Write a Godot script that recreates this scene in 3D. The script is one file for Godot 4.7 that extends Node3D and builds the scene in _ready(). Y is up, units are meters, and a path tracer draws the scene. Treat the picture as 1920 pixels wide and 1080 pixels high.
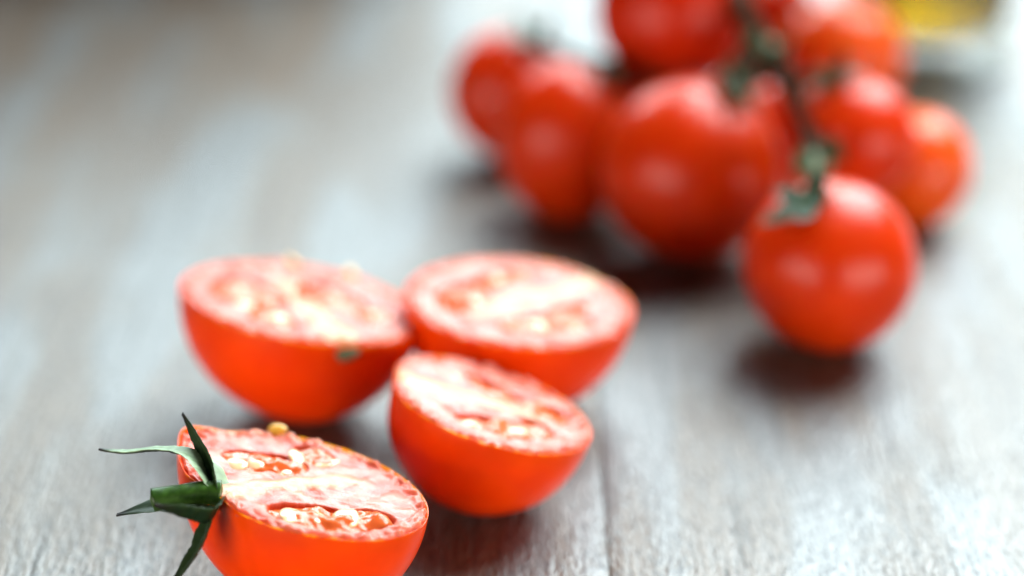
extends Node3D
# Cherry tomatoes on a weathered plank table. Lengths inside the builders are millimetres; MM turns them into metres.

const MM := 0.001
var rng := RandomNumberGenerator.new()
var noise := FastNoiseLite.new()
var soft := FastNoiseLite.new()
var mats := {}

# ------------------------------------------------------------------ naming
func tag(o: Node, label: String, category: String, group := "") -> void:
	o.set_meta("label", label)
	o.set_meta("category", category)
	if group != "":
		o.set_meta("group", group)

func thing(called: String, label: String, category: String, t: Transform3D, group := "") -> Node3D:
	var o := Node3D.new()
	o.name = called
	add_child(o, true)
	o.transform = t
	tag(o, label, category, group)
	return o

func part(called: String, m: Mesh, mat: Material, parent: Node) -> MeshInstance3D:
	var o := MeshInstance3D.new()
	o.name = called
	o.mesh = m
	o.material_override = mat
	parent.add_child(o, true)
	return o

# ------------------------------------------------------------------ meshes
func build_mesh(p: PackedVector3Array, index: PackedInt32Array, middle: Vector3, tint := PackedColorArray(), uv := PackedVector2Array(), outward := true) -> ArrayMesh:
	# smooth normals; faces are turned so that they look away from middle (front faces run clockwise)
	var total := 0.0
	for i in range(0, index.size(), 3):
		var a := p[index[i]]
		var n := (p[index[i + 2]] - a).cross(p[index[i + 1]] - a)
		total += n.dot((a + p[index[i + 1]] + p[index[i + 2]]) / 3.0 - middle)
	if (total < 0.0) == outward:
		for i in range(0, index.size(), 3):
			var k := index[i + 1]
			index[i + 1] = index[i + 2]
			index[i + 2] = k
	var nrm := PackedVector3Array()
	nrm.resize(p.size())
	for i in range(0, index.size(), 3):
		var a := p[index[i]]
		var n := (p[index[i + 2]] - a).cross(p[index[i + 1]] - a)
		for k in 3:
			nrm[index[i + k]] += n
	var out := PackedVector3Array()
	out.resize(p.size())
	for i in p.size():
		nrm[i] = nrm[i].normalized() if nrm[i].length() > 1e-12 else Vector3.UP
		out[i] = p[i] * MM
	var a := []
	a.resize(Mesh.ARRAY_MAX)
	a[Mesh.ARRAY_VERTEX] = out
	a[Mesh.ARRAY_NORMAL] = nrm
	a[Mesh.ARRAY_INDEX] = index
	if tint.size():
		a[Mesh.ARRAY_COLOR] = tint
	if uv.size():
		a[Mesh.ARRAY_TEX_UV] = uv
	var m := ArrayMesh.new()
	m.add_surface_from_arrays(Mesh.PRIMITIVE_TRIANGLES, a)
	return m

func grid_index(rows: int, cols: int, wrap: bool) -> PackedInt32Array:
	var index := PackedInt32Array()
	var last := cols if wrap else cols - 1
	for i in rows - 1:
		for j in last:
			var a := i * cols + j
			var b := i * cols + (j + 1) % cols
			index.append_array([a, b, a + cols, b, b + cols, a + cols])
	return index

func smooth_path(p: Array, steps: int) -> PackedVector3Array:
	var out := PackedVector3Array()
	for i in p.size() - 1:
		var a: Vector3 = p[maxi(i - 1, 0)]
		var b: Vector3 = p[i]
		var c: Vector3 = p[i + 1]
		var d: Vector3 = p[mini(i + 2, p.size() - 1)]
		for k in steps:
			out.append(b.cubic_interpolate(c, a, d, float(k) / steps))
	out.append(p[p.size() - 1])
	return out

func along(values: Array, t: float) -> float:
	var x := clampf(t, 0.0, 1.0) * (values.size() - 1)
	var i := mini(int(x), values.size() - 2)
	return lerpf(values[i], values[i + 1], smoothstep(0.0, 1.0, x - i))

func tube(pts: Array, radii: Array, sides := 12, rough := 0.08) -> ArrayMesh:
	var path := smooth_path(pts, 8)
	var v := PackedVector3Array()
	var up := Vector3(0.31, 0.9, 0.21)
	var n := path.size()
	for i in n:
		var dir := (path[mini(i + 1, n - 1)] - path[maxi(i - 1, 0)]).normalized()
		var side := dir.cross(up).normalized()
		up = side.cross(dir).normalized()
		var r := along(radii, float(i) / (n - 1))
		for j in sides:
			var w := TAU * j / sides
			var q := (side * cos(w) + up * sin(w)) * r
			v.append(path[i] + q * (1.0 + rough * noise.get_noise_3dv((path[i] + q) * 60.0)))
	var index := grid_index(n, sides, true)
	for e in [0, n - 1]:
		var dir := (path[0] - path[1]).normalized() if e == 0 else (path[n - 1] - path[n - 2]).normalized()
		v.append(path[e] + dir * along(radii, 0.0 if e == 0 else 1.0) * 0.25)
		var c := v.size() - 1
		for j in sides:
			var a: int = e * sides + j
			var b: int = e * sides + (j + 1) % sides
			index.append_array([c, b, a] if e == 0 else [c, a, b])
	return build_mesh_by_side(v, index, path)

func build_mesh_by_side(v: PackedVector3Array, index: PackedInt32Array, path: PackedVector3Array) -> ArrayMesh:
	# a tube bends, so the outward side is judged from its first ring of faces
	var a := v[index[0]]
	var n := (v[index[2]] - a).cross(v[index[1]] - a)
	if n.dot((a + v[index[1]] + v[index[2]]) / 3.0 - (path[0] + path[1]) / 2.0) < 0.0:
		for i in range(0, index.size(), 3):
			var k := index[i + 1]
			index[i + 1] = index[i + 2]
			index[i + 2] = k
	var far := Vector3(1e7, 0, 0)
	var total := 0.0
	for i in range(0, index.size(), 3):
		var b := v[index[i]]
		total += (v[index[i + 2]] - b).cross(v[index[i + 1]] - b).dot(b - far)
	return build_mesh(v, index, far, PackedColorArray(), PackedVector2Array(), total >= 0.0)

# a leaf-like strip: folded along its midrib, thin but with thickness
func strip(pts: Array, widths: Array, up0: Vector3, fold: float, thick: float, tint_in: Color, tint_out: Color, tip: Color) -> ArrayMesh:
	var path := smooth_path(pts, 9)
	var n := path.size()
	var v := PackedVector3Array()
	var tint := PackedColorArray()
	var cols := 16
	var up := up0
	for i in n:
		var t := float(i) / (n - 1)
		var dir := (path[mini(i + 1, n - 1)] - path[maxi(i - 1, 0)]).normalized()
		var side := dir.cross(up).normalized()
		up = side.cross(dir).normalized()
		var w := along(widths, t) * 0.5
		w *= 1.0 + 0.10 * noise.get_noise_3dv(path[i] * 45.0)
		for j in cols:
			var top := j < cols / 2
			var x := (j / (cols / 2.0 - 1.0)) * 2.0 - 1.0 if top else 1.0 - ((j - cols / 2.0) / (cols / 2.0 - 1.0)) * 2.0
			var edge := sqrt(maxf(0.0, 1.0 - x * x)) * 0.8 + 0.2
			var bend := fold * w * absf(x) * (1.0 - 0.3 * absf(x))
			var h := thick * 0.5 * edge * (1.0 if top else -1.0)
			var q := path[i] + side * (w * x) + up * (bend + h * minf(1.0, w * 3.0 + 0.3))
			q += up * 0.10 * w * noise.get_noise_3dv(q * 90.0)
			v.append(q)
			var c := (tint_in if top else tint_out)
			c = c.lerp(tint_in * 1.7, 0.5 * smoothstep(0.75, 1.0, absf(x)))
			c = c * (1.0 + 0.45 * noise.get_noise_3dv(q * 120.0))
			c = c.lerp(tip, smoothstep(0.80, 0.97, t))
			tint.append(c)
	var index := grid_index(n, cols, true)
	var total := 0.0
	for i in range(0, index.size(), 3):
		var b := v[index[i]]
		total += (v[index[i + 2]] - b).cross(v[index[i + 1]] - b).dot(b)
	return build_mesh(v, index, Vector3.ZERO, tint, PackedVector2Array(), true if absf(total) >= 0.0 else false)

# ------------------------------------------------------------------ materials
func noise_tex(freq: float, seed_: int, w: int, ramp: Array, octaves := 4) -> NoiseTexture2D:
	var f := FastNoiseLite.new()
	f.noise_type = FastNoiseLite.TYPE_SIMPLEX_SMOOTH
	f.seed = seed_
	f.frequency = freq
	f.fractal_octaves = octaves
	var t := NoiseTexture2D.new()
	t.width = w
	t.height = w
	t.seamless = true
	t.noise = f
	var g := Gradient.new()
	g.offsets = PackedFloat32Array([0.25, 0.75])
	g.colors = PackedColorArray([ramp[0], ramp[1]])
	t.color_ramp = g
	return t

func lin(r: float, g: float, b: float) -> Color:
	return Color(r, g, b).linear_to_srgb()

func skin_material(c: Color, seed_: int, spec: float) -> StandardMaterial3D:
	var m := StandardMaterial3D.new()
	m.albedo_color = c
	m.albedo_texture = noise_tex(0.02, seed_, 256, [Color(0.93, 0.86, 0.86), Color(1, 1, 1)])
	m.uv1_triplanar = true
	m.uv1_scale = Vector3.ONE * 22.0
	m.roughness = 0.30
	m.metallic_specular = spec
	m.subsurf_scatter_enabled = true
	m.subsurf_scatter_strength = 0.6
	return m

func plain(c: Color, rough: float, spec := 0.5) -> StandardMaterial3D:
	var m := StandardMaterial3D.new()
	m.albedo_color = c
	m.roughness = rough
	m.metallic_specular = spec
	return m

func make_materials() -> void:
	mats.skin = skin_material(lin(0.56, 0.036, 0.001), 3, 0.33)
	mats.skin_ripe = skin_material(lin(0.48, 0.022, 0.001), 4, 0.32)
	mats.skin_orange = skin_material(lin(0.76, 0.105, 0.004), 5, 0.40)
	mats.skin_cut = skin_material(lin(0.98, 0.055, 0.0), 6, 0.30)
	mats.skin_cut.subsurf_scatter_strength = 0.3
	var f := StandardMaterial3D.new()
	f.vertex_color_use_as_albedo = true
	f.roughness = 0.46
	f.clearcoat_enabled = true
	f.clearcoat = 0.15
	f.clearcoat_roughness = 0.12
	f.metallic_specular = 0.235
	f.roughness_texture = noise_tex(0.03, 14, 256, [Color(0.55, 0.55, 0.55), Color(1, 1, 1)], 2)
	f.subsurf_scatter_enabled = true
	f.subsurf_scatter_strength = 0.25
	f.heightmap_enabled = true
	f.heightmap_scale = 0.002
	f.heightmap_texture = noise_tex(0.06, 9, 512, [Color(0, 0, 0), Color(1, 1, 1)], 4)
	f.uv1_triplanar = true
	f.uv1_scale = Vector3.ONE * 60.0
	mats.flesh = f
	var g := plain(lin(0.64, 0.11, 0.025), 0.14, 0.34)
	g.subsurf_scatter_enabled = true
	g.subsurf_scatter_strength = 0.2
	g.clearcoat_enabled = true
	g.clearcoat = 0.0
	g.clearcoat_roughness = 0.06
	mats.gel = g
	var s := plain(lin(0.78, 0.52, 0.28), 0.2, 0.45)
	s.clearcoat_enabled = true
	s.clearcoat = 0.2
	s.clearcoat_roughness = 0.08
	mats.seed = s
	mats.seed_dry = plain(lin(0.75, 0.36, 0.04), 0.35)
	var l := StandardMaterial3D.new()
	l.vertex_color_use_as_albedo = true
	l.roughness = 0.5
	l.metallic_specular = 0.34
	mats.leaf = l
	var st := plain(lin(0.045, 0.12, 0.012), 0.38)
	st.albedo_texture = noise_tex(0.05, 21, 128, [Color(0.6, 0.65, 0.5), Color(1, 1, 1)])
	st.uv1_triplanar = true
	st.uv1_scale = Vector3.ONE * 120.0
	mats.stem = st
	var br := plain(lin(0.045, 0.024, 0.010), 0.75, 0.2)
	br.albedo_texture = noise_tex(0.04, 22, 128, [Color(0.55, 0.6, 0.4), Color(1, 0.95, 0.9)])
	br.uv1_triplanar = true
	br.uv1_scale = Vector3.ONE * 60.0
	mats.vine = br
	mats.scar = plain(lin(0.13, 0.15, 0.08), 0.6, 0.3)
	var gl := StandardMaterial3D.new()
	gl.albedo_color = Color(0.50, 0.53, 0.44, 0.42)
	gl.transparency = BaseMaterial3D.TRANSPARENCY_ALPHA
	gl.roughness = 0.05
	mats.thick = gl
	var pn := StandardMaterial3D.new()
	pn.albedo_color = Color(0.95, 0.98, 0.94, 0.08)
	pn.transparency = BaseMaterial3D.TRANSPARENCY_ALPHA
	pn.roughness = 0.03
	mats.pane = pn
	var oil := StandardMaterial3D.new()
	oil.albedo_color = Color(0.50, 0.38, 0.01, 0.06)
	oil.transparency = BaseMaterial3D.TRANSPARENCY_ALPHA
	oil.refraction_enabled = true
	oil.refraction_scale = 0.046
	oil.roughness = 0.02
	mats.oil = oil
	wood()

func stretched(w: int, h: int, freq: float, squeeze: int, seed_: int, octaves := 4) -> PackedByteArray:
	var f := FastNoiseLite.new()
	f.noise_type = FastNoiseLite.TYPE_SIMPLEX_SMOOTH
	f.seed = seed_
	f.frequency = freq
	f.fractal_octaves = octaves
	var im := f.get_seamless_image(w, maxi(h / squeeze, 8), false, false, 0.12)
	im.convert(Image.FORMAT_L8)
	if squeeze > 1:
		im.resize(w, h, Image.INTERPOLATE_CUBIC)
	return im.get_data()

func wood() -> void:
	var w := 1024
	var h := 1536
	var fine := stretched(w, h, 0.11, 7, 31, 3)      # fibres
	var grain := stretched(w, h, 0.022, 14, 32, 4)    # grain lines
	var patch := stretched(w, h, 0.006, 3, 33, 4)     # worn paint
	var speck := stretched(w, h, 0.13, 2, 34, 3)     # pits and crumbs
	var tone := stretched(w, h, 0.004, 4, 35, 3)      # warm and cold wood
	var col := PackedByteArray()
	var hgt := PackedByteArray()
	var rgh := PackedByteArray()
	col.resize(w * h * 3)
	hgt.resize(w * h)
	rgh.resize(w * h)
	for i in w * h:
		var fi := fine[i] / 255.0
		var gr := grain[i] / 255.0
		var pa := patch[i] / 255.0
		var sp := speck[i] / 255.0
		var to := tone[i] / 255.0
		var worn := smoothstep(0.38, 0.62, pa * 0.66 + gr * 0.10 + fi * 0.08 + sp * 0.16)   # 1 = pale paint left
		var pit := smoothstep(0.62, 0.78, sp) * 0.8 + smoothstep(0.66, 0.86, gr) * 0.5
		var k := 0.97 + 0.42 * (fi - 0.5) + 0.14 * (gr - 0.5)
		k *= 1.0 - 0.55 * minf(pit, 1.0)
		var r := lerpf(0.335, 0.37, worn) * k
		var g := lerpf(lerpf(0.25, 0.29, to), 0.37, worn) * k
		var b := lerpf(lerpf(0.16, 0.25, to), 0.365, worn) * k
		col[i * 3] = int(clampf(r, 0, 1) * 255)
		col[i * 3 + 1] = int(clampf(g, 0, 1) * 255)
		col[i * 3 + 2] = int(clampf(b, 0, 1) * 255)
		hgt[i] = int(clampf(0.45 + 0.30 * (fi - 0.5) + 0.10 * (gr - 0.5) + 0.65 * (sp - 0.5) + 0.15 * worn - 0.45 * pit, 0, 1) * 255)
		rgh[i] = int(clampf(0.47 + 0.05 * (1.0 - worn) + 0.06 * (fi - 0.5) + 0.10 * pit, 0, 1) * 255)
	var m := StandardMaterial3D.new()
	m.albedo_texture = ImageTexture.create_from_image(Image.create_from_data(w, h, false, Image.FORMAT_RGB8, col))
	m.roughness_texture = ImageTexture.create_from_image(Image.create_from_data(w, h, false, Image.FORMAT_L8, rgh))
	m.roughness = 1.0
	m.metallic_specular = 0.707
	m.heightmap_enabled = true
	m.heightmap_texture = ImageTexture.create_from_image(Image.create_from_data(w, h, false, Image.FORMAT_L8, hgt))
	m.heightmap_scale = 0.05
	mats.wood = m

# ------------------------------------------------------------------ the table
func plank(parent: Node, x0: float, x1: float, z0: float, z1: float, shift: Vector2) -> void:
	# top with softly worn long edges, lengths in mm; the top lies at y = 0
	var prof := [[0.0, -25.0], [0.0, -0.42], [0.3, -0.33], [0.9, -0.18], [1.8, -0.05], [3.0, 0.0]]
	var xs := []
	for e in prof:
		xs.append([x0 + e[0], e[1]])
	for i in range(1, 12):
		xs.append([lerpf(x0 + 3.0, x1 - 3.0, i / 12.0), 0.0])
	for i in range(prof.size() - 1, -1, -1):
		xs.append([x1 - prof[i][0], prof[i][1]])
	var v := PackedVector3Array()
	var uv := PackedVector2Array()
	var rows := 150
	var cols := xs.size()
	for i in rows:
		var z := lerpf(z0, z1, i / float(rows - 1))
		for j in cols:
			var x: float = xs[j][0]
			var y: float = xs[j][1]
			var wob := noise.get_noise_2d(z * 2.2, x0 * 7.0 + (0.0 if x < (x0 + x1) / 2 else 300.0)) * 0.5
			if j < 5 or j >= cols - 5:
				x += wob * (1.0 if j < cols / 2 else -1.0) * (1.0 if j > 1 and j < cols - 2 else 0.0)
			elif y > -1.0:
				y += 0.10 * noise.get_noise_2d(x * 3.0, z * 0.8)
			v.append(Vector3(x, y, z))
			uv.append(Vector2((xs[j][0] - x0) / 122.0 + shift.x, z / 330.0 + shift.y))
	var index := grid_index(rows, cols, false)
	for e in [0, rows - 1]:
		for j in range(1, cols - 1):
			var a: int = e * cols
			index.append_array([a, a + j, a + j + 1] if e == 0 else [a, a + j + 1, a + j])
	part("plank", build_mesh(v, index, Vector3((x0 + x1) / 2, -200.0, (z0 + z1) / 2), PackedColorArray(), uv), mats.wood, parent)

func make_table() -> void:
	var t := thing("wooden_table", "weathered grey plank table top under all the tomatoes", "table", Transform3D())
	var edges := [-347.0, -227.0, -107.0, 13.0, 133.0, 253.0, 373.0]
	for i in edges.size() - 1:
		plank(t, edges[i] + 0.012, edges[i + 1] - 0.012, -420.0, 260.0, Vector2(0.37 * i, 0.29 * i))

# ------------------------------------------------------------------ tomatoes
func bump_factor(d: Vector3, seed_: float) -> float:
	return 1.0 + 0.022 * noise.get_noise_3d(d.x * 55.0 + seed_, d.y * 55.0, d.z * 55.0 - seed_)

func whole_tomato(label: String, c: Vector3, radii: Vector3, axis: Vector3, stem: Vector3, mat: Material, seed_: float, calyx: bool) -> void:
	# radii: x and z across, y along axis; stem: direction of the dimple and calyx
	var turn := Basis(Quaternion(Vector3.UP, axis.normalized()))
	var t := thing("cherry_tomato", label, "tomato", Transform3D(Basis(), c * MM), "whole cherry tomatoes of the bunch")
	var s := stem.normalized()
	var v := PackedVector3Array()
	var rows := 49
	var cols := 72
	var face := Basis(Quaternion(Vector3.UP, s))
	var at := func(d: Vector3) -> Vector3:
		var q: Vector3 = turn * ((turn.inverse() * d) * radii)
		var ang := acos(clampf(d.dot(s), -1.0, 1.0))
		return q * bump_factor(d, seed_) * (1.0 - 0.075 * exp(-pow(ang / 0.24, 2.0)))
	for i in rows:
		var th := PI * i / (rows - 1)
		for j in cols:
			var ph := TAU * j / cols
			v.append(at.call(face * Vector3(sin(th) * cos(ph), cos(th), sin(th) * sin(ph))))
	part("skin", build_mesh(v, grid_index(rows, cols, true), Vector3.ZERO), mat, t)
	if not calyx:
		return
	var root: Vector3 = at.call(s)
	var hub := part("calyx", tube([root - s * 0.6, root + s * 0.4, root + s * 1.3], [1.6, 1.9, 1.0], 10), mats.stem, t)
	for k in 5:
		var ph := TAU * (k + 0.3 * rng.randf()) / 5.0 + seed_
		var out := face * Vector3(cos(ph), 0, sin(ph))
		var long := rng.randf_range(8.0, 11.5)
		var lift := rng.randf_range(0.1, 1.0)
		var pts := []
		for q in 4:
			var f := q / 3.0
			var d: Vector3 = (s + out * f * long / radii.x * (1.0 - lift * f * 0.5)).normalized()
			pts.append(at.call(d) + s * (0.7 + lift * f * f * long * 0.55))
		part("sepal", strip(pts, [3.0, 3.6, 2.4, 0.5], s, 0.3, 0.35, Color(0.022, 0.045, 0.020), Color(0.07, 0.10, 0.06), Color(0.16, 0.12, 0.05)), mats.leaf, hub)

func face_of(cfg: Dictionary, ang: float) -> float:
	# how far the cut rim reaches in that direction, 1 on the plain ellipse
	var f := 1.0 + 0.012 * noise.get_noise_2d(cos(ang) * 70.0 + cfg.seed, sin(ang) * 70.0)
	if cfg.has("shoulder"):
		f += cfg.shoulder[1] * exp(-pow(wrapf(ang - cfg.shoulder[0], -PI, PI) / 0.34, 2.0))
	return f

func dimple_of(cfg: Dictionary, d: Vector3) -> float:
	# the hollow round the stem, 1 away from it
	var s := Vector3(cos(cfg.stem), -0.12, sin(cfg.stem)).normalized()
	return 1.0 - cfg.dimple * exp(-pow(d.angle_to(s) / 0.27, 2.0))

func half_tomato(label: String, cfg: Dictionary) -> Node3D:
	var ax: Vector3 = cfg.ax
	var n: Vector3 = cfg.n
	var t := thing("tomato_half", label, "tomato half", Transform3D(Basis(ax, n, ax.cross(n)), cfg.at * MM), "cut halves of cherry tomato")
	var r: Vector3 = cfg.abc      # x along ax, y depth below the cut, z across
	var sd0: float = cfg.seed * 9.0
	# skin: a closed shell with a floor under the cut flesh
	var rows := 30
	var cols := 120
	var v := PackedVector3Array()
	for i in rows:
		var th := PI / 2 * i / (rows - 1)      # 0 at the bottom, 90 degrees at the rim
		for j in cols:
			var an := TAU * j / cols
			var d := Vector3(sin(th) * cos(an), -cos(th), sin(th) * sin(an))
			var rim := lerpf(1.0, face_of(cfg, an), smoothstep(0.35, 1.0, sin(th)))
			var q := Vector3(d.x * r.x * rim, d.y * r.y, d.z * r.z * rim) * lerpf(bump_factor(d, cfg.seed), 1.0, smoothstep(0.6, 1.0, sin(th))) * dimple_of(cfg, d)
			if cfg.has("shoulder"):
				q.y += 1.5 * smoothstep(0.75, 1.0, sin(th)) * exp(-pow(wrapf(an - cfg.shoulder[0], -PI, PI) / 0.30, 2.0))
			v.append(q)
	for ring in [[0.996, 0.04], [0.985, -0.1], [0.96, -0.5], [0.90, -2.4], [0.5, -3.0], [0.01, -3.0]]:
		for j in cols:
			var an := TAU * j / cols
			var rim: float = face_of(cfg, an) * ring[0] * dimple_of(cfg, Vector3(cos(an), 0, sin(an)))
			var y: float = ring[1] + 0.16 * noise.get_noise_2d(an * 420.0, sd0) * smoothstep(0.95, 0.99, ring[0])
			if cfg.has("shoulder"):
				y += 1.5 * smoothstep(0.93, 0.97, ring[0]) * exp(-pow(wrapf(an - cfg.shoulder[0], -PI, PI) / 0.30, 2.0))
			v.append(Vector3(cos(an) * r.x * rim, y, sin(an) * r.z * rim))
	part("skin", build_mesh(v, grid_index(rows + 6, cols, true), Vector3(0, -r.y * 0.4, 0)), mats.skin_cut, t)
	# cut flesh: wall, core and hollows
	var nr := 74
	var na := 190
	v = PackedVector3Array()
	var tint := PackedColorArray()
	var gel := PackedVector3Array()
	var inside := PackedByteArray()
	var e := Vector2(cos(cfg.stem), sin(cfg.stem))
	var sd: float = cfg.seed
	for i in nr:
		var ro := i / float(nr - 1)
		for j in na:
			var an := TAU * j / na
			var rim := face_of(cfg, an) * (0.984 + 0.022 * noise.get_noise_2d(an * 520.0, cfg.seed)) * dimple_of(cfg, Vector3(cos(an), 0, sin(an)))
			var u := Vector2(cos(an), sin(an)) * ro
			var mmx := u.x * r.x * rim
			var mmz := u.y * r.z * rim
			var n1 := noise.get_noise_2d(mmx * 9.0 + sd * 3.0, mmz * 9.0)
			var n2 := soft.get_noise_2d(mmx * 17.0 - sd, mmz * 17.0 + 50.0)
			var n3 := soft.get_noise_2d(mmx * 48.0 + sd, mmz * 48.0 - 20.0)
			var s := u.dot(e)
			var c := u.dot(Vector2(-e.y, e.x))
			# hollows either side of the core, divided unevenly
			var hollow := 0.0
			for L in cfg.hollows:
				var q := u - Vector2(L[0], L[1])
				q = q.rotated(-L[4])
				var dd := Vector2(q.x / L[2], q.y / L[3]).length() + 0.22 * n1 + 0.06 * n2
				hollow = maxf(hollow, 1.0 - smoothstep(0.84, 1.04, dd))
			var corew: float = 0.10 + 0.08 * n1 + 0.05 * s
			var core := (1.0 - smoothstep(corew * 0.5, corew * 1.5, absf(c + 0.10 * n1))) * smoothstep(-0.75, -0.25, s)
			var wall := smoothstep(0.70, 0.95, ro)
			var vein := noise.get_noise_2d(ro * 34.0 + sd, an * 260.0)
			var y := 0.05 + (0.24 * n1 + 0.17 * n2 + 0.035 * n3) * (1.0 - 0.5 * core) - 1.7 * hollow + 0.22 * core * (1.0 - hollow)
			y = lerpf(y, -0.6, smoothstep(0.985, 1.0, ro))
			y += 0.12 * smoothstep(0.84, 0.95, ro) * (1.0 + n3 * 4.0)
			if cfg.has("shoulder"):
				y += 1.0 * smoothstep(0.8, 1.0, ro) * exp(-pow(wrapf(an - cfg.shoulder[0], -PI, PI) / 0.30, 2.0))
			v.append(Vector3(mmx, y, mmz))
			var col := Color(0.52, 0.065, 0.035).lerp(Color(0.64, 0.19, 0.135), clampf(0.5 + n1 * 0.8 + n2 * 0.8 + vein * 0.9, 0, 1))
			col = col.lerp(Color(0.56, 0.07, 0.03), wall * 0.5)
			col = col.lerp(Color(0.64, 0.37, 0.19), core * 0.62)
			col = col.lerp(Color(0.52, 0.055, 0.012), smoothstep(0.0, 0.25, hollow))
			tint.append(col)
			gel.append(Vector3(mmx, -0.62 + 0.30 * n1 + 0.60 * n2 + 0.16 * n3 + 0.40 * hollow + sacs(cfg, mmx, mmz), mmz))
			inside.append(1 if hollow > 0.02 else 0)
	var index := grid_index(nr, na, true)
	part("cut_flesh", build_mesh(v, index, Vector3(0, -500, 0), tint), mats.flesh, t)
	# gel that fills the hollows: the same grid, only where a hollow is
	var gi := PackedInt32Array()
	for k in range(0, index.size(), 3):
		if inside[index[k]] and inside[index[k + 1]] and inside[index[k + 2]]:
			gi.append_array([index[k], index[k + 1], index[k + 2]])
	var used := {}
	var gv := PackedVector3Array()
	for k in gi.size():
		if not used.has(gi[k]):
			used[gi[k]] = gv.size()
			gv.append(gel[gi[k]])
		gi[k] = used[gi[k]]
	if gv.size():
		part("seed_gel", build_mesh(gv, gi, Vector3(0, -500, 0)), mats.gel, t)
	for p in cfg.seeds:
		var an := atan2(p[1], p[0])
		var m := seed_mesh(p[2] if p.size() > 2 else 1.0, p[0] * 31.0 + p[1] * 17.0)
		var o := part("seed", m, mats.seed, t)
		o.position = Vector3(p[0] * r.x, -0.30 + rng.randf_range(-0.25, 0.12), p[1] * r.z) * MM
		o.rotation = Vector3(rng.randf_range(-0.35, 0.35), -an + rng.randf_range(-0.6, 0.6), rng.randf_range(-0.2, 0.2))
	for p in cfg.rim_seeds:
		var o := part("seed", seed_mesh(0.8, p[0] * 13.0), mats.seed_dry, t)
		o.position = Vector3(p[0] * r.x, 0.75, p[1] * r.z) * MM
		o.rotation = Vector3(0.5, rng.randf() * 3.0, 0.3)
	return t

func sacs(cfg: Dictionary, x: float, z: float) -> float:
	# the jelly swells round every seed
	var y := 0.0
	for p in cfg.seeds:
		y = maxf(y, 0.62 * exp(-(pow(x - p[0] * cfg.abc.x, 2.0) + pow(z - p[1] * cfg.abc.z, 2.0)) / 2.4))
	return y

func seed_mesh(k: float, s: float) -> ArrayMesh:
	var v := PackedVector3Array()
	var rows := 15
	var cols := 22
	for i in rows:
		var th := PI * i / (rows - 1)
		for j in cols:
			var ph := TAU * j / cols
			var x := cos(th)
			var taper := 1.0 - 0.28 * x
			var q := Vector3(x * 1.75, sin(th) * cos(ph) * 0.5, sin(th) * sin(ph) * 1.2 * taper) * k
			v.append(q * (1.0 + 0.10 * noise.get_noise_3dv(q * 45.0 + Vector3(s, s, s) * 10.0)))
	return build_mesh(v, grid_index(rows, cols, true), Vector3.ZERO)

# ------------------------------------------------------------------ bottle
func lathe(profile: Array, steps := 64) -> ArrayMesh:
	var v := PackedVector3Array()
	for p in profile:
		for j in steps:
			var a := TAU * j / steps
			v.append(Vector3(cos(a) * p[0], p[1], sin(a) * p[0]))
	var top: float = profile[profile.size() - 1][1]
	return build_mesh(v, grid_index(profile.size(), steps, true), Vector3(0, top / 2, 0))

func make_bottle() -> void:
	var t := thing("oil_bottle", "clear glass bottle of yellow olive oil behind the bunch of tomatoes", "bottle", Transform3D(Basis(), Vector3(88, 0.1, -121) * MM))
	part("glass", lathe([[19.0, 8.8], [19.0, 70.0], [18.4, 78.0], [15.3, 86.0], [10.3, 93.0], [8.1, 100.0], [8.0, 128.0], [9.0, 129.0], [9.0, 133.0]]), mats.pane, t)
	part("glass_base", lathe([[0.01, 1.2], [11.0, 0.9], [15.5, 0.0], [17.6, 0.5], [18.7, 2.2], [19.0, 5.0], [19.0, 7.8], [17.8, 8.6], [0.01, 8.6]]), mats.thick, t)
	part("oil", lathe([[0.01, 9.0], [9.0, 9.0], [15.0, 9.2], [17.4, 10.6], [17.8, 13.0], [17.8, 68.0], [17.0, 76.5], [12.0, 85.0], [0.01, 85.0]]), mats.oil, t)
	part("cap", lathe([[0.01, 133.2], [9.4, 133.2], [9.6, 134.0], [9.6, 146.0], [8.8, 147.0], [0.01, 147.0]]), plain(lin(0.05, 0.06, 0.03), 0.5), t)

# ------------------------------------------------------------------ scene
func area(called: String, at: Vector3, to: Vector3, size: Vector2, energy: float, color: Color) -> void:
	var l := AreaLight3D.new()
	l.name = called
	add_child(l, true)
	l.look_at_from_position(at, to)
	l.area_size = size
	l.area_normalize_energy = true
	l.light_energy = energy
	l.light_color = color
	l.area_range = 6.0
	l.shadow_enabled = true

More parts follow.
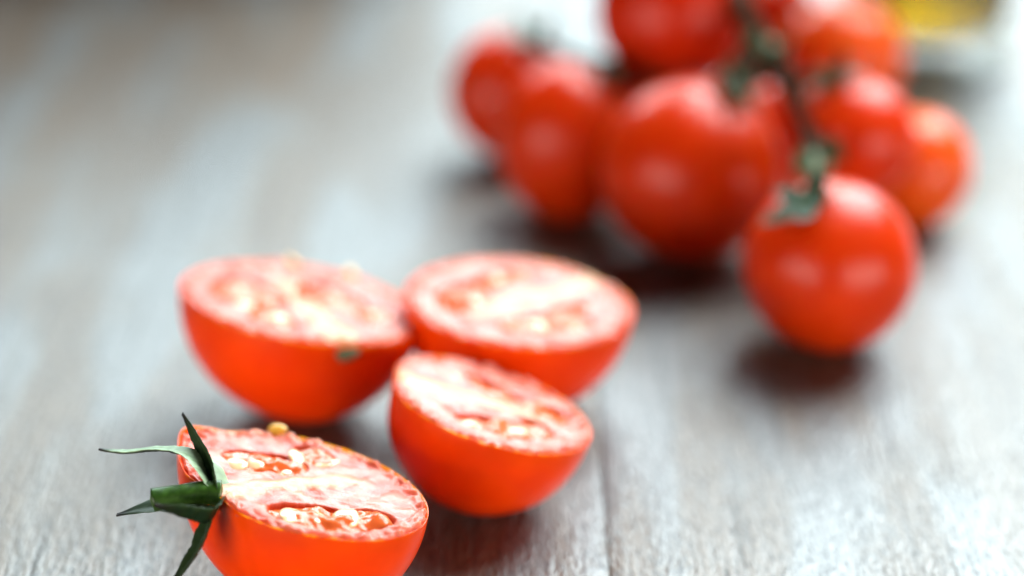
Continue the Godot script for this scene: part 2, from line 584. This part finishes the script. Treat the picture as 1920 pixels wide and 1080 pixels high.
func _ready() -> void:
	rng.seed = 7
	noise.seed = 12
	noise.noise_type = FastNoiseLite.TYPE_SIMPLEX_SMOOTH
	noise.frequency = 0.012
	noise.fractal_octaves = 3
	soft.seed = 77
	soft.noise_type = FastNoiseLite.TYPE_SIMPLEX_SMOOTH
	soft.frequency = 0.012
	soft.fractal_type = FastNoiseLite.FRACTAL_NONE
	# camera: 100 mm lens, looking down at the table
	var cam := Camera3D.new()
	cam.name = "camera"
	add_child(cam)
	var eye := Vector3(0.0, 164.95307, 366.30892) * MM
	cam.look_at_from_position(eye, Vector3.ZERO)
	var lens := CameraAttributesPhysical.new()
	lens.frustum_focal_length = 100.0
	lens.frustum_near = 0.02
	lens.frustum_far = 20.0
	lens.frustum_focus_distance = 0.3025
	lens.exposure_aperture = 6.8
	cam.attributes = lens
	cam.current = true
	var we := WorldEnvironment.new()
	we.name = "environment"
	var env := Environment.new()
	env.background_mode = Environment.BG_COLOR
	env.background_color = Color(0.07, 0.075, 0.08)
	env.tonemap_mode = Environment.TONE_MAPPER_LINEAR
	env.tonemap_exposure = 1.1
	env.sdfgi_enabled = true
	env.ssao_enabled = true
	env.ssil_enabled = true
	we.environment = env
	add_child(we)
	# a high window behind on the right, a low wide one straight behind, and two weak soft lights in front
	area("window_light", Vector3(0.41, 0.83, -0.53), Vector3(0, 0, 0.0), Vector2(0.72, 0.68), 3.3, Color(0.93, 0.985, 1.0))
	area("back_window_light", Vector3(0.06, 0.44, -0.95), Vector3(0, 0, 0.0), Vector2(1.25, 0.48), 2.25, Color(0.89, 0.975, 1.0))
	area("front_light_left", Vector3(-0.44, 0.085, 0.55), Vector3(0, 0.01, 0.05), Vector2(0.56, 0.16), 0.37, Color(1.0, 0.96, 0.92))
	area("front_light_right", Vector3(0.46, 0.085, 0.50), Vector3(0, 0.01, 0.05), Vector2(0.56, 0.16), 0.34, Color(1.0, 0.96, 0.92))
	make_materials()
	make_table()
	make_halves()
	make_bunch()
	make_bottle()
	make_crate()

func make_crate() -> void:
	var t := thing("wooden_crate", "brown slatted wooden crate at the back left of the table", "crate", Transform3D(Basis(Vector3.UP, 0.12), Vector3(-105, 0.2, -255) * MM))
	var m := plain(lin(0.16, 0.085, 0.04), 0.6)
	m.albedo_texture = noise_tex(0.03, 51, 256, [Color(0.6, 0.55, 0.5), Color(1, 1, 1)])
	m.uv1_triplanar = true
	m.uv1_scale = Vector3(10, 60, 10)
	for side in 4:
		for k in 3:
			var b := BoxMesh.new()
			var wide := 170.0 if side % 2 == 0 else 103.0
			b.size = Vector3(wide, 26, 7) * MM
			var o := part("slat", b, m, t)
			var turn := Basis(Vector3.UP, PI / 2 * side)
			o.transform = Transform3D(turn, turn * Vector3(0, 15 + 31 * k, 55 if side % 2 == 0 else 81) * MM)
	for k in 4:
		var b := BoxMesh.new()
		b.size = Vector3(10, 92, 10) * MM
		var o := part("corner_post", b, m, t)
		o.position = Vector3(72 * (1 if k % 2 else -1), 46, 46 * (1 if k < 2 else -1)) * MM
	var f := BoxMesh.new()
	f.size = Vector3(155, 4, 102) * MM
	part("bottom_board", f, m, t).position = Vector3(0, 4, 0) * MM

func make_halves() -> void:
	var a := half_tomato("tomato half at the back left of the cut ones, green scar on its near rim", {
		"at": Vector3(-31.16, 17.97, 44.89), "ax": Vector3(0.8854, -0.0809, 0.4577), "n": Vector3(0.1326, 0.9878, -0.0818), "abc": Vector3(18.42, 18.01, 15.8),
		"seed": 11.0, "stem": atan2(0.61, 0.74), "dimple": 0.02,
		"hollows": [[-0.42, 0.18, 0.34, 0.30, 0.3], [0.12, -0.32, 0.42, 0.22, 0.3], [0.04, 0.58, 0.24, 0.18, 0.4], [0.62, -0.22, 0.16, 0.22, 0.2]],
		"seeds": [[-0.58, 0.13, 1.1], [0.03, 0.56, 1.35], [0.60, -0.24, 1.2], [-0.31, 0.42, 1.0], [0.16, -0.28, 1.0], [-0.10, -0.34, 0.9]],
		"rim_seeds": [[-0.50, -0.80], [-0.01, -0.95]]})
	var scar := part("stem_scar", seed_mesh(1.0, 4.0), mats.scar, a)
	scar.position = Vector3(0.765 * 18.42, -1.1, 0.63 * 15.8) * MM
	scar.rotation = Vector3(0.9, 0.9, 0.2)
	half_tomato("tomato half nearest the whole bunch, pale core pointing at the bunch", {
		"at": Vector3(1.19, 17.41, 43.68), "ax": Vector3(0.9619, -0.1051, -0.2523), "n": Vector3(0.1164, 0.9927, 0.0304), "abc": Vector3(17.29, 17.42, 14.91),
		"seed": 37.0, "stem": atan2(-0.47, 0.76), "dimple": 0.05,
		"hollows": [[0.10, 0.50, 0.46, 0.20, -0.1], [-0.50, -0.08, 0.24, 0.30, 0.5], [-0.06, -0.50, 0.40, 0.17, -0.5], [0.38, 0.22, 0.22, 0.12, -0.5]],
		"seeds": [[-0.20, 0.46, 1.0], [0.02, 0.52, 1.15], [0.30, 0.50, 1.2], [-0.58, -0.11, 1.1], [-0.12, -0.53, 1.1], [-0.42, -0.02, 0.9]],
		"rim_seeds": []})
	half_tomato("smallest cut tomato half, between the stemmed half and the half nearest the bunch", {
		"at": Vector3(-2.96, 15.5, 73.12), "ax": Vector3(0.7984, -0.1847, 0.5731), "n": Vector3(0.2734, 0.9592, -0.0717), "abc": Vector3(14.76, 15.62, 13.62),
		"seed": 58.0, "stem": atan2(0.45, -0.79), "dimple": 0.06,
		"hollows": [[-0.14, -0.34, 0.40, 0.17, 0.1], [0.36, 0.38, 0.42, 0.20, -0.75], [0.42, -0.44, 0.22, 0.22, 0.2], [0.56, -0.02, 0.20, 0.12, 0.3]],
		"seeds": [[0.15, 0.57, 1.05], [0.32, 0.41, 1.0], [0.51, 0.26, 1.15], [0.24, -0.46, 1.0], [0.57, -0.28, 1.05], [-0.52, -0.22, 0.8]],
		"rim_seeds": []})
	var t := half_tomato("tomato half with the green stem and sepals still attached", {
		"at": Vector3(-26.53, 16.6, 97.75), "ax": Vector3(0.7917, -0.0583, 0.6081), "n": Vector3(0.1406, 0.9861, -0.0886), "abc": Vector3(17.68, 16.67, 13.24),
		"seed": 83.0, "stem": atan2(0.81, -0.24), "dimple": 0.13, "shoulder": [atan2(0.15, -1.0), 0.10],
		"hollows": [[-0.40, -0.10, 0.20, 0.36, 0.7], [-0.28, -0.60, 0.22, 0.16, 0.6], [0.42, 0.46, 0.40, 0.22, -0.75], [0.68, 0.04, 0.16, 0.20, 0.4]],
		"seeds": [[-0.54, 0.20, 1.15], [-0.33, -0.13, 1.3], [-0.34, -0.43, 1.2], [0.29, 0.60, 1.45], [0.56, 0.24, 1.4], [-0.16, -0.60, 1.1], [0.72, 0.0, 1.1], [-0.46, 0.02, 0.9], [0.42, 0.43, 1.0]],
		"rim_seeds": [[-0.72, -0.67]]})
	# calyx of that half, in its own axes
	part("stem", tube([Vector3(-4.6, -0.2, 10.6), Vector3(-6.2, -0.2, 12.0), Vector3(-8.2, -0.8, 14.2), Vector3(-10.4, -1.7, 16.4)], [1.8, 1.4, 1.35, 1.5], 24, 0.05), mats.stem, t)
	var dark := Color(0.008, 0.018, 0.007)
	var mid := Color(0.018, 0.036, 0.012)
	var pale := Color(0.22, 0.30, 0.18)
	var tip := Color(0.012, 0.010, 0.008)
	part("sepal", strip([Vector3(-5.6, -0.3, 10.2), Vector3(-8.6, 1.6, 10.2), Vector3(-11.2, 2.7, 10.7), Vector3(-15.0, 2.1, 11.6), Vector3(-19.0, 0.7, 13.2), Vector3(-22.1, 0.4, 14.6)], [4.6, 5.0, 3.2, 2.1, 1.5, 0.4], Vector3(0.3, 0.9, -0.2), 0.5, 0.35, pale, dark, tip), mats.leaf, t)
	part("sepal", strip([Vector3(-4.2, -1.6, 10.9), Vector3(-5.6, 0.6, 10.4), Vector3(-7.9, 2.5, 9.2), Vector3(-11.4, 4.4, 8.2), Vector3(-15.6, 5.8, 6.7)], [2.8, 3.7, 3.2, 1.9, 0.5], Vector3(-0.5, 0.3, 0.8), 0.6, 0.35, mid, dark, tip), mats.leaf, t)
	part("sepal", strip([Vector3(-5.4, -2.6, 11.0), Vector3(-8.6, -3.4, 12.2), Vector3(-11.9, -4.2, 13.4), Vector3(-17.1, -6.7, 15.4)], [3.0, 4.2, 3.8, 0.6], Vector3(-0.2, 0.9, 0.3), 0.5, 0.35, mid, dark, tip), mats.leaf, t)
	part("sepal", strip([Vector3(-3.0, -0.9, 12.4), Vector3(-2.2, -1.9, 15.2), Vector3(-3.8, -1.2, 17.6), Vector3(-6.4, 0.2, 20.4)], [4.4, 5.8, 4.6, 0.8], Vector3(-0.6, 0.7, 0.3), 0.6, 0.4, mid, dark, tip), mats.leaf, t)
	part("sepal", strip([Vector3(-3.2, -2.2, 13.2), Vector3(-2.3, -4.2, 15.2), Vector3(-2.3, -6.4, 16.8), Vector3(-3.4, -10.0, 19.0)], [3.8, 4.2, 3.6, 1.2], Vector3(-0.5, 0.3, 0.8), 0.5, 0.4, mid, dark, tip), mats.leaf, t)

func make_bunch() -> void:
	var up := Vector3.UP
	whole_tomato("farthest left whole tomato, beside a thin brown stalk", Vector3(-0.8, 12.6, -61.0), Vector3(10.9, 12.2, 10.9), Vector3(-0.1, 1, 0), Vector3(0.46, 0.88, 0.11), mats.skin, 5.0, true)
	whole_tomato("tall egg shaped whole tomato in front of the farthest left one", Vector3(10.0, 13.9, -32.0), Vector3(12.6, 14.6, 12.4), Vector3(-0.05, 1, 0.05), Vector3(0.55, 0.80, -0.10), mats.skin, 9.0, true)
	whole_tomato("dark red whole tomato on top of the pile", Vector3(29.3, 33.1, -48.1), Vector3(14.0, 14.0, 14.0), up, Vector3(0.75, 0.6, 0.1), mats.skin_ripe, 14.0, false)
	whole_tomato("largest whole tomato, in the middle front of the pile under the dark red one", Vector3(30.5, 15.5, -14.3), Vector3(15.6, 15.5, 15.5), up, Vector3(0.43, 0.9, 0.05), mats.skin, 19.0, true)
	whole_tomato("nearest whole tomato, sitting in front of the bunch with a dark green calyx", Vector3(49.8, 13.6, 21.6), Vector3(13.5, 13.8, 13.6), Vector3(-0.3, 1, 0.3), Vector3(-0.36, 0.87, 0.34), mats.skin, 24.0, true)
	whole_tomato("whole tomato resting on others right behind the nearest one", Vector3(57.9, 22.0, -12.4), Vector3(10.1, 10.3, 10.1), up, Vector3(-0.37, 0.86, -0.2), mats.skin, 28.0, true)
	whole_tomato("pale orange red whole tomato farthest right, low on the table", Vector3(70.9, 10.2, -28.3), Vector3(10.0, 10.6, 10.0), Vector3(0.2, 1, 0), up, mats.skin_orange, 33.0, false)
	whole_tomato("orange red whole tomato at the back, in front of the oil bottle", Vector3(63.7, 14.2, -76.9), Vector3(12.4, 12.4, 12.4), up, Vector3(-0.5, 0.7, -0.3), mats.skin_orange, 38.0, false)
	whole_tomato("whole tomato deep behind the vine, between the dark red and the orange one", Vector3(52.3, 12.4, -102.4), Vector3(10.9, 12.3, 10.9), up, up, mats.skin, 41.0, false)
	whole_tomato("small whole tomato glimpsed under the vine between its neighbours", Vector3(48.2, 11.2, -38.6), Vector3(9.2, 11.2, 9.2), up, Vector3(0.3, 0.9, 0), mats.skin, 45.0, false)
	whole_tomato("whole tomato wedged deep in the pile directly under the dark red one", Vector3(27.3, 11.1, -63.1), Vector3(11.1, 11.1, 11.1), up, up, mats.skin_ripe, 49.0, false)
	var t := thing("tomato_vine", "brown green vine stalk running over the bunch of whole tomatoes", "vine", Transform3D())
	part("main_stalk", tube([Vector3(40.5, 38.9, -55.1), Vector3(39.8, 38.2, -38.3), Vector3(41.9, 34.3, -32.2), Vector3(44.2, 31.5, -27.6), Vector3(46.6, 29.1, -23.3), Vector3(48.5, 26.2, -16.5), Vector3(49.3, 24.6, -9.2), Vector3(49.7, 23.9, -0.1), Vector3(48.9, 24.0, 9.7), Vector3(46.5, 24.9, 21.4), Vector3(45.2, 24.6, 27.3)], [2.1, 2.1, 2.1, 2.1, 2.1, 1.9, 1.9, 1.8, 1.8, 1.5, 1.3], 14, 0.2), mats.vine, t)
	part("side_stalk", tube([Vector3(44.2, 31.5, -27.6), Vector3(41.6, 31.3, -23.8), Vector3(39.0, 30.8, -20.0), Vector3(37.0, 29.6, -16.0)], [1.2, 1.0, 1.0, 1.3], 12, 0.2), mats.vine, t)
	part("side_stalk", tube([Vector3(46.6, 29.1, -23.3), Vector3(49.9, 30.2, -20.2), Vector3(52.5, 32.0, -16.9), Vector3(54.2, 31.6, -14.4)], [1.2, 0.9, 0.9, 1.2], 12, 0.2), mats.vine, t)
	part("side_stalk", tube([Vector3(41.9, 34.3, -32.2), Vector3(36.0, 24.5, -32.6), Vector3(27.8, 24.5, -33.0), Vector3(21.9, 25.2, -37.2), Vector3(17.9, 25.2, -41.8), Vector3(11.7, 22.8, -52.2), Vector3(7.0, 22.6, -58.4), Vector3(4.6, 22.8, -60.0)], [1.1, 0.9, 0.9, 1.0, 1.0, 0.9, 0.9, 1.1], 12, 0.2), mats.vine, t)
	part("side_stalk", tube([Vector3(17.9, 25.2, -41.8), Vector3(17.8, 25.0, -37.0), Vector3(16.4, 24.6, -33.4)], [1.0, 0.9, 1.1], 12, 0.2), mats.vine, t)
	part("side_stalk", tube([Vector3(4.6, 22.8, -60.0), Vector3(6.0, 24.7, -61.5), Vector3(7.2, 27.4, -63.2)], [1.1, 0.8, 0.5], 12, 0.2), mats.vine, t)
	# swollen joints and a dry bract on the main stalk
	part("knuckle", tube([Vector3(43.4, 33.4, -30.2), Vector3(44.4, 32.0, -27.8), Vector3(45.6, 30.6, -25.4)], [1.2, 2.3, 1.3], 14, 0.3), mats.scar, t)
	part("knuckle", tube([Vector3(49.4, 24.1, 3.0), Vector3(48.8, 24.6, 8.0), Vector3(47.9, 24.8, 13.0)], [1.4, 2.4, 1.4], 14, 0.3), mats.scar, t)
	# small curled leaves at the joints
	var leafy := [
		[Vector3(44.2, 32.4, -27.0), Vector3(41.5, 35.5, -24.5), Vector3(39.4, 34.0, -22.5)],
		[Vector3(45.0, 32.0, -26.5), Vector3(47.5, 34.5, -23.5), Vector3(46.8, 37.0, -22.0)],
		[Vector3(48.8, 25.4, 7.0), Vector3(51.6, 28.2, 8.5), Vector3(52.8, 26.4, 11.0)],
		[Vector3(48.4, 25.4, 9.0), Vector3(45.6, 27.6, 11.5), Vector3(44.6, 25.8, 14.5)],
		[Vector3(53.8, 32.2, -15.0), Vector3(55.8, 34.4, -12.8), Vector3(54.8, 33.0, -9.6)],
		[Vector3(38.0, 31.0, -18.0), Vector3(36.0, 33.6, -15.0), Vector3(37.0, 32.4, -11.0)],
	]
	for p in leafy:
		part("leaf", strip(p, [1.6, 3.4, 0.6], Vector3(0.2, 0.6, 0.7), 0.4, 0.35, Color(0.035, 0.065, 0.03), Color(0.10, 0.13, 0.08), Color(0.10, 0.06, 0.03)), mats.leaf, t)
